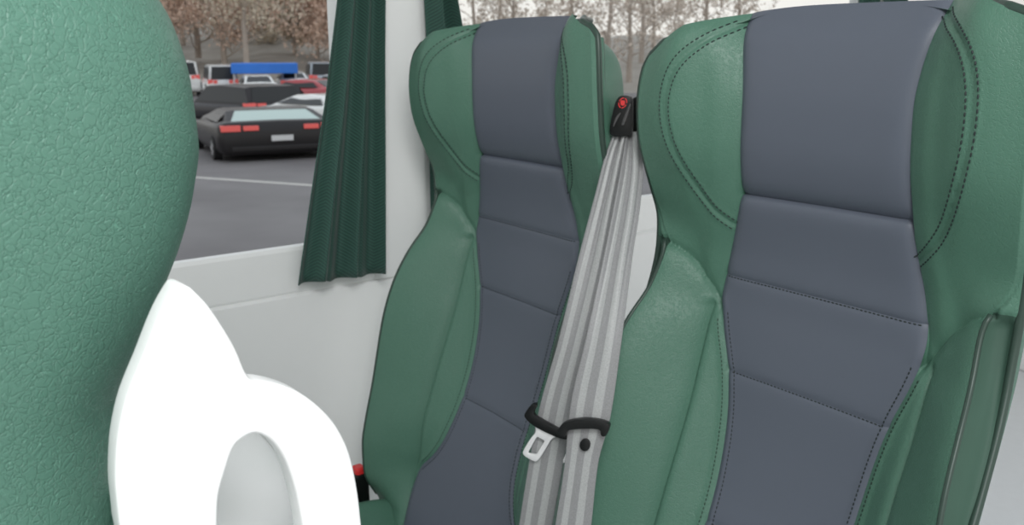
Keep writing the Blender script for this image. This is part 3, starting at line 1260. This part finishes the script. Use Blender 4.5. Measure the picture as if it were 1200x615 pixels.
def car(label, L, W, H, body, loc, rot, kind='sedan', cat='car', group='parked cars beyond the bus window', rear_glass=None):
    """front at +X, rear at -X, on the ground"""
    root = thing('car', label, cat, loc, rot, group)
    hw = W / 2
    belt = H * .62 if kind == 'sedan' else H * .56
    cl = H * .14

    def ring(x, top, w, low=cl):
        r = .12 * H
        return [(x, -w, low + r), (x, -w * 1.0, top - r), (x, -w * .96, top - r * .35), (x, -w * .85, top), (x, 0, top + .015 * H), (x, w * .85, top), (x, w * .96, top - r * .35), (x, w, top - r), (x, w, low + r), (x, w * .93, low), (x, -w * .93, low)]
    bm = bmesh.new()
    if kind == 'sedan':
        st = [(-.5, .55, .90), (-.485, .76, .95), (-.44, .79, .985), (-.25, .76, 1), (0, .73, 1), (.2, .71, 1), (.38, .64, .98), (.47, .54, .93), (.5, .45, .86)]
    else:
        st = [(-.5, .50, .93), (-.485, .58, .97), (-.40, .58, 1), (-.1, .57, 1), (.2, .57, 1), (.38, .53, .98), (.47, .48, .95), (.5, .42, .9)]
    loft(bm, [ring(x * L, t * H, w * hw) for x, t, w in st])
    obj_bm('body', bm, body, root, True)
    # cabin
    if kind == 'sedan':
        cab = [(-.40, .74, .80), (-.24, .97, .72), (-.10, 1.0, .71), (.04, .97, .72), (.22, .72, .80)]
    else:
        cab = [(-.485, .57, .90), (-.44, .97, .78), (-.1, 1.0, .78), (.08, .97, .78), (.22, .56, .88)]
    bm = bmesh.new()
    secs = []
    for x, t, w in cab:
        base = .70 * H if kind == 'sedan' else .54 * H
        tt = max(t * H, base + .02)
        secs.append([(x * L, -hw * .92, base), (x * L, -hw * w, tt - .03), (x * L, -hw * w * .85, tt), (x * L, hw * w * .85, tt), (x * L, hw * w, tt - .03), (x * L, hw * .92, base)])
    loft(bm, secs)
    obj_bm('cabin', bm, body, root, False)
    # glass
    (x0, t0, w0), (x1, t1, w1) = cab[0], cab[1]

    def quad(name, pts, mat):
        bm = bmesh.new()
        bm.faces.new([bm.verts.new(p) for p in pts])
        return obj_bm(name, bm, mat, root)
    lerp = lambda a, b, t: a + (b - a) * t

    def on_rear(s, t, off=.012):
        base = max(t0 * H, (.70 if kind == 'sedan' else .54) * H + .02)
        x = lerp(x0, x1, t) * L
        z = lerp(base, t1 * H, t)
        w = lerp(hw * .80, hw * w1 * .85, t)
        return (x - off, s * w, z + off)
    quad('rear_window', [on_rear(-.93, .06), on_rear(.93, .06), on_rear(.93, .92), on_rear(-.93, .92)], rear_glass or M['carglass'])
    for s in (-1, 1):
        pts = []
        xs0, xs1 = (cab[1][0] - .03) * L, (cab[3][0] + .0) * L
        zb_ = (.76 if kind == 'sedan' else .60) * H
        zt_ = .92 * H
        wb, wt = hw * .90 + .02, hw * cab[2][2] + .03
        quad('side_window', [(xs0 - .05 * L, s * wb, zb_), ((cab[4][0] - .06) * L, s * wb, zb_), (xs1, s * wt, zt_), (xs0 + .03 * L, s * wt, zt_)], M['carglass'])
    # tail lamps, plate, bumper
    zl = .67 * H if kind == 'sedan' else .54 * H
    for s in (-1, 1):
        bm = bmesh.new()
        add_box(bm, (-.5 * L - .012, min(s * hw * .36, s * hw * .60), zl - .05 * H), (-.47 * L, max(s * hw * .36, s * hw * .60), zl + .045 * H), .01)
        add_box(bm, (-.498 * L - .008, min(s * hw * .64, s * hw * .94), zl - .06 * H), (-.46 * L, max(s * hw * .64, s * hw * .94), zl + .06 * H), .01)
        obj_bm('tail_lamp', bm, M['lamp'], root)
    bm = bmesh.new()
    add_box(bm, (-.5 * L - .03, -.26, .40 * H), (-.49 * L, .26, .40 * H + .13), .005)
    obj_bm('number_plate', bm, M['number'], root)
    bm = bmesh.new()
    add_box(bm, (-.5 * L - .02, -hw * .8, .20 * H), (-.47 * L, hw * .8, .31 * H), .03)
    obj_bm('bumper', bm, body, root)
    rw = .24 * H
    for x in (-.32, .31):
        for s in (-1, 1):
            bm = bmesh.new()
            bmesh.ops.create_cone(bm, cap_ends=True, segments=28, radius1=rw, radius2=rw, depth=.2, matrix=Matrix.Translation((x * L, s * (hw - .085), rw)) @ Matrix.Rotation(math.pi / 2, 4, 'X'))
            w_ = obj_bm('wheel', bm, M['tyre'], root)
            bm = bmesh.new()
            for k in range(5):
                t = 2 * math.pi * k / 5
                c, sn = math.cos(t), math.sin(t)
                pts = [(.02, -.04), (rw * .66, -.05), (rw * .66, .05), (.02, .04)]
                vs = [bm.verts.new((x * L + p[0] * c - p[1] * sn, s * (hw + .022), rw + p[0] * sn + p[1] * c)) for p in pts]
                bm.faces.new(vs)
            bmesh.ops.create_circle(bm, cap_ends=True, segments=20, radius=rw * .25, matrix=Matrix.Translation((x * L, s * (hw + .023), rw)) @ Matrix.Rotation(math.pi / 2, 4, 'X'))
            obj_bm('hub', bm, M['hub'], w_)
    return root


P_black = simple('black_car_paint', (.018, .016, .017), .35, noise=.02, spec=.35)
P_dark = simple('charcoal_car_paint', (.035, .033, .037), .35, noise=.02, spec=.3)
P_white = paint('white_car_paint', (.82, .82, .80))
P_red = paint('red_car_paint', (.42, .05, .06))
P_silver = paint('silver_car_paint', (.40, .45, .50))

vd = math.atan2(HY, HX)


def place(px, py, dist):
    d = ray(px, py)
    h = d / np.linalg.norm(d[:2])
    return (h[0] * dist, h[1] * dist, ZG), math.atan2(h[1], h[0])


loc, az = place(309, 180, 24.6)
car('black saloon seen from behind with red tail lamps, nearest car outside the window', 4.6, 3.0, 1.18, P_black, loc, az + .20, 'sedan', rear_glass=M['rearglass'])
loc, az = place(284, 150, 34.0)
car('dark charcoal estate car with black windows parked behind the black saloon', 4.4, 2.8, 1.42, P_dark, loc, az + .6, 'estate')
loc, az = place(378, 150, 30.0)
car('white low car half hidden to the right of the black saloon', 4.6, 2.6, 1.25, P_white, loc, az + .7, 'sedan')
loc, az = place(354, 120, 39.5)
car('red car in the row behind the white car', 4.4, 2.1, 1.42, P_red, loc, az + 1.0, 'sedan')
loc, az = place(402, 120, 44.0)
car('grey car in the row behind, next to the curtain edge', 4.4, 2.2, 1.5, P_silver, loc, az + .8, 'estate')
for (px, dist, pm, lab, kd, hh) in ((214, 57, P_white, 'white van in the far row at the left, behind the foreground seat edge', 'estate', 2.0), (257, 51, P_white, 'white van in the far row just left of the blue awning', 'estate', 1.85),
                                    (300, 45, P_white, 'white car parked under the blue awning', 'sedan', 1.45), (342, 50.5, P_white, 'second white car under the blue awning, at its right end', 'sedan', 1.45),
                                    (374, 57, P_silver, 'silver blue van in the far row right of the blue awning', 'estate', 1.9), (418, 57, P_white, 'white van in the far row beside the curtain edge', 'estate', 1.95)):
    loc, az = place(px, 100, dist)
    car(lab, 4.2, 1.6, hh, pm, loc, az + .1, kd)
# blue awning
loc, az = place(311, 95, 48.5)
aw = thing('awning', 'bright blue flat awning standing over the far row of parked cars', 'awning', loc, az - math.pi / 2)
M['blue'] = simple('blue_awning_fabric', (.03, .19, .68), .5, noise=.1, nscale=2)
bm = bmesh.new()
add_box(bm, (-1.62, -1.0, 1.42), (1.62, 1.0, 1.93), .04)
obj_bm('canopy', bm, M['blue'], aw)
for x in (-1.5, 1.5):
    for y in (-.9, .9):
        bm = bmesh.new()
        add_tube(bm, [(x, y, 0), (x, y, 1.45)], .04)
        obj_bm('leg', bm, M['hub'], aw)

# bank of rough ground behind the car park


def bank_mat(name, c0, c1, sc):
    m, nt, b = new_mat(name)
    L = nt.links.new
    tc = N(nt, 'ShaderNodeTexCoord')
    nz = N(nt, 'ShaderNodeTexNoise')
    nz.inputs['Scale'].default_value = sc
    nz.inputs['Detail'].default_value = 6
    L(tc.outputs['Object'], nz.inputs['Vector'])
    cr = N(nt, 'ShaderNodeValToRGB')
    cr.color_ramp.elements[0].position = .35
    cr.color_ramp.elements[0].color = (*c0, 1)
    cr.color_ramp.elements[1].position = .68
    cr.color_ramp.elements[1].color = (*c1, 1)
    L(nz.outputs['Fac'], cr.inputs[0])
    L(cr.outputs[0], b.inputs['Base Color'])
    b.inputs['Roughness'].default_value = .9
    return m


M['bank'] = bank_mat('rough_winter_grass', (.27, .245, .21), (.36, .33, .29), .5)
V = []
azs = np.linspace(math.radians(95), math.radians(186), 60)
prof_b = [(56, 0), (62, .5), (70, 1.6), (80, 2.3), (100, 3.3), (140, 4.6)]
for k, A in enumerate(azs):
    for (r, h) in prof_b:
        if r > 90 and A > math.radians(147):
            h += 3.2
        V.append((r * math.cos(A), r * math.sin(A), ZG - .05 + h * (1 + .12 * math.sin(k * 1.3) + .08 * math.sin(k * .4))))
struct(obj_pd('hillside', V, grid_faces(60, len(prof_b)), M['bank']))

# trees
M['bark'] = simple('grey_brown_bark', (.42, .36, .31), .9, noise=.2, nscale=4)
LEAF = [bank_mat('russet_leaves', (.58, .42, .33), (.80, .60, .48), 1.5), bank_mat('olive_brown_leaves', (.55, .47, .36), (.76, .67, .54), 1.5), bank_mat('dull_tan_twigs', (.55, .47, .40), (.75, .66, .57), 1.5)]
tree_mesh = {}


def make_tree(seed, H, nleaf, spread, lsz, low=.12, mat=0):
    key = (seed, H, nleaf, spread, lsz, low)
    if key not in tree_mesh:
        r = random.Random(seed)
        bt, bb = bmesh.new(), bmesh.new()
        n = 7
        trunk = [(r.uniform(-.15, .15) * i / n * 2, r.uniform(-.15, .15) * i / n * 2, H * .92 * i / n) for i in range(n + 1)]
        add_tube(bt, trunk, [.18 * H / 8 * (1 - .85 * i / n) + .012 for i in range(n + 1)], 7)
        tips = []

        def branch(p, d, ln, rad, lev):
            pts = [p]
            dd = d.copy()
            for i in range(4):
                dd = (dd + Vector((r.uniform(-.25, .25), r.uniform(-.25, .25), r.uniform(-.08, .22)))).normalized()
                pts.append(pts[-1] + dd * ln / 4)
            add_tube(bb, pts, [rad * (1 - .2 * i) for i in range(5)], 4, False)
            tips.extend(pts[2:])
            if lev > 0:
                for _ in range(4):
                    i = r.randint(1, 4)
                    a = r.uniform(0, 6.28)
                    nd = (dd + Vector((math.cos(a), math.sin(a), r.uniform(-.1, .6))) * .9).normalized()
                    branch(pts[i], nd, ln * .6, rad * .5, lev - 1)
        for k in range(16):
            t = low + (1 - low) * k / 16
            i = min(int(t * n), n - 1)
            p = Vector(trunk[i]).lerp(Vector(trunk[i + 1]), t * n - i)
            a = k * 2.4 + r.uniform(-.4, .4)
            branch(p, Vector((math.cos(a), math.sin(a), .45)).normalized(), spread * H * (1 - .6 * t) * r.uniform(.8, 1.2), .045 * H / 8 * (1.2 - t), 2)
        met, meb = bpy.data.meshes.new('trunk'), bpy.data.meshes.new('branches')
        bt.to_mesh(met)
        bb.to_mesh(meb)
        bt.free()
        bb.free()
        mel = None
        if nleaf:
            tp = np.array([tuple(q) for q in tips])
            idx = rng.integers(0, len(tp), nleaf)
            c = tp[idx] + rng.normal(0, .05 * H * .6, (nleaf, 3))
            a = rng.normal(0, 1, (nleaf, 3))
            a /= np.linalg.norm(a, axis=1)[:, None]
            b = np.cross(a, rng.normal(0, 1, (nleaf, 3)))
            b /= np.linalg.norm(b, axis=1)[:, None]
            sz = lsz * rng.uniform(.6, 1.3, (nleaf, 1))
            V = np.stack([c - a * sz - b * sz * .6, c + a * sz - b * sz * .6, c + a * sz + b * sz * .6, c - a * sz + b * sz * .6], 1).reshape(-1, 3)
            mel = mesh_pd('foliage', V, np.arange(4 * nleaf).reshape(-1, 4))
        tree_mesh[key] = (met, meb, mel)
    return tree_mesh[key]


def tree(px, dist, seed, H, nleaf, spread, lsz, mat, label, group, low=.12, rot=0.0):
    loc, az = place(px, 58, dist)
    loc = (loc[0], loc[1], ZG - .1 + np.interp(dist, [q[0] for q in prof_b], [q[1] for q in prof_b]))
    root = thing('tree', label, 'tree', loc, rot, group)
    t, b, l = make_tree(seed, H, nleaf, spread, lsz, low)
    for nm, me, mt in (('trunk', t, M['bark']), ('branches', b, M['bark'])):
        o = bpy.data.objects.new(nm, me)
        COL.objects.link(o)
        o.parent = root
        if not me.materials:
            me.materials.append(mt)
    if l:
        o = bpy.data.objects.new('foliage', l)
        COL.objects.link(o)
        o.parent = root
        if not l.materials:
            l.materials.append(LEAF[mat])
    return root


GL = 'brown trees beyond the car park at the left window'
TL = 'brown winter tree in the hazy belt behind the parked cars'
for (px, dist, seed, H, mat, low) in ((150, 74, 1, 11, 0, .05), (195, 70, 2, 10, 0, .05), (232, 76, 3, 11, 1, .05), (262, 70, 4, 10, 0, .05), (345, 78, 3, 6.2, 1, .05),
                                      (322, 84, 2, 6.0, 1, .05), (392, 68, 1, 9.5, 0, .04), (372, 76, 4, 7.5, 0, .04), (425, 74, 2, 10, 0, .05), (455, 70, 3, 9, 0, .05), (215, 86, 4, 12, 0, .05), (285, 88, 1, 9.5, 1, .05)):
    tree(px, dist, seed, H, 9500, .34, .085, mat, TL, GL, low, rot=seed + px * .01)
tree(288, 62, 11, 9.5, 3500, .34, .08, 1, 'dark trunked tree standing above the left end of the blue awning', GL, .3)
GR = 'bare trees seen above the facing seats'
TR = 'bare pale brown tree blurred against the white sky'
for (px, dist, seed, H) in ((556, 70, 21, 8.5), (585, 82, 22, 9), (600, 64, 23, 8), (668, 72, 24, 8), (712, 58, 22, 9), (738, 62, 21, 9), (752, 70, 25, 9), (765, 80, 23, 8), (828, 72, 24, 8.5), (862, 78, 25, 9),
                            (1075, 80, 22, 9), (1120, 84, 23, 9), (1165, 80, 21, 9), (1195, 88, 24, 8.5), (640, 95, 25, 6.5), (790, 95, 21, 6.0)):
    tree(px, dist, seed, H, 900, .30, .10, 2, TR, GR, .15, rot=px * .1)

# ------------------------------------------------------------------ light
w = bpy.data.worlds.new('sky')
scn.world = w
w.use_nodes = True
nt = w.node_tree
nt.nodes.clear()
out = N(nt, 'ShaderNodeOutputWorld')
bg = N(nt, 'ShaderNodeBackground')
tc = N(nt, 'ShaderNodeTexCoord')
sp = N(nt, 'ShaderNodeSeparateXYZ')
nt.links.new(tc.outputs['Generated'], sp.inputs[0])
cr = N(nt, 'ShaderNodeValToRGB')
cr.color_ramp.elements[0].position = 0.0
cr.color_ramp.elements[0].color = (.96, .93, .88, 1)
cr.color_ramp.elements[1].position = .6
cr.color_ramp.elements[1].color = (.86, .92, 1.0, 1)
nt.links.new(sp.outputs['Z'], cr.inputs[0])
nt.links.new(cr.outputs[0], bg.inputs['Color'])
bg.inputs['Strength'].default_value = 1.0
nt.links.new(bg.outputs[0], out.inputs['Surface'])


def area(name, loc, target, size, power, col=(1, 1, 1), sy=None):
    l = bpy.data.lights.new(name, 'AREA')
    l.shape = 'RECTANGLE'
    l.size = size
    l.size_y = sy or size
    l.energy = power
    l.color = col
    o = bpy.data.objects.new(name, l)
    COL.objects.link(o)
    o.location = loc
    o.rotation_euler = (Vector(target) - Vector(loc)).to_track_quat('-Z', 'Y').to_euler()
    return o


area('key_light', (.75, -.35, .75), (-.45, .45, -.15), .8, 15)  # added key light from the upper right, not a fitting of the bus
area('seat_fill_light', (.12, -.02, .62), (-.48, .08, -.05), .3, 5.4)  # extra light added to brighten the top of the foreground seat

scn.view_settings.view_transform = 'Standard'
scn.view_settings.look = 'None'
scn.view_settings.exposure = 0.0
scn.cycles.max_bounces = 8
scn.cycles.use_denoising = True
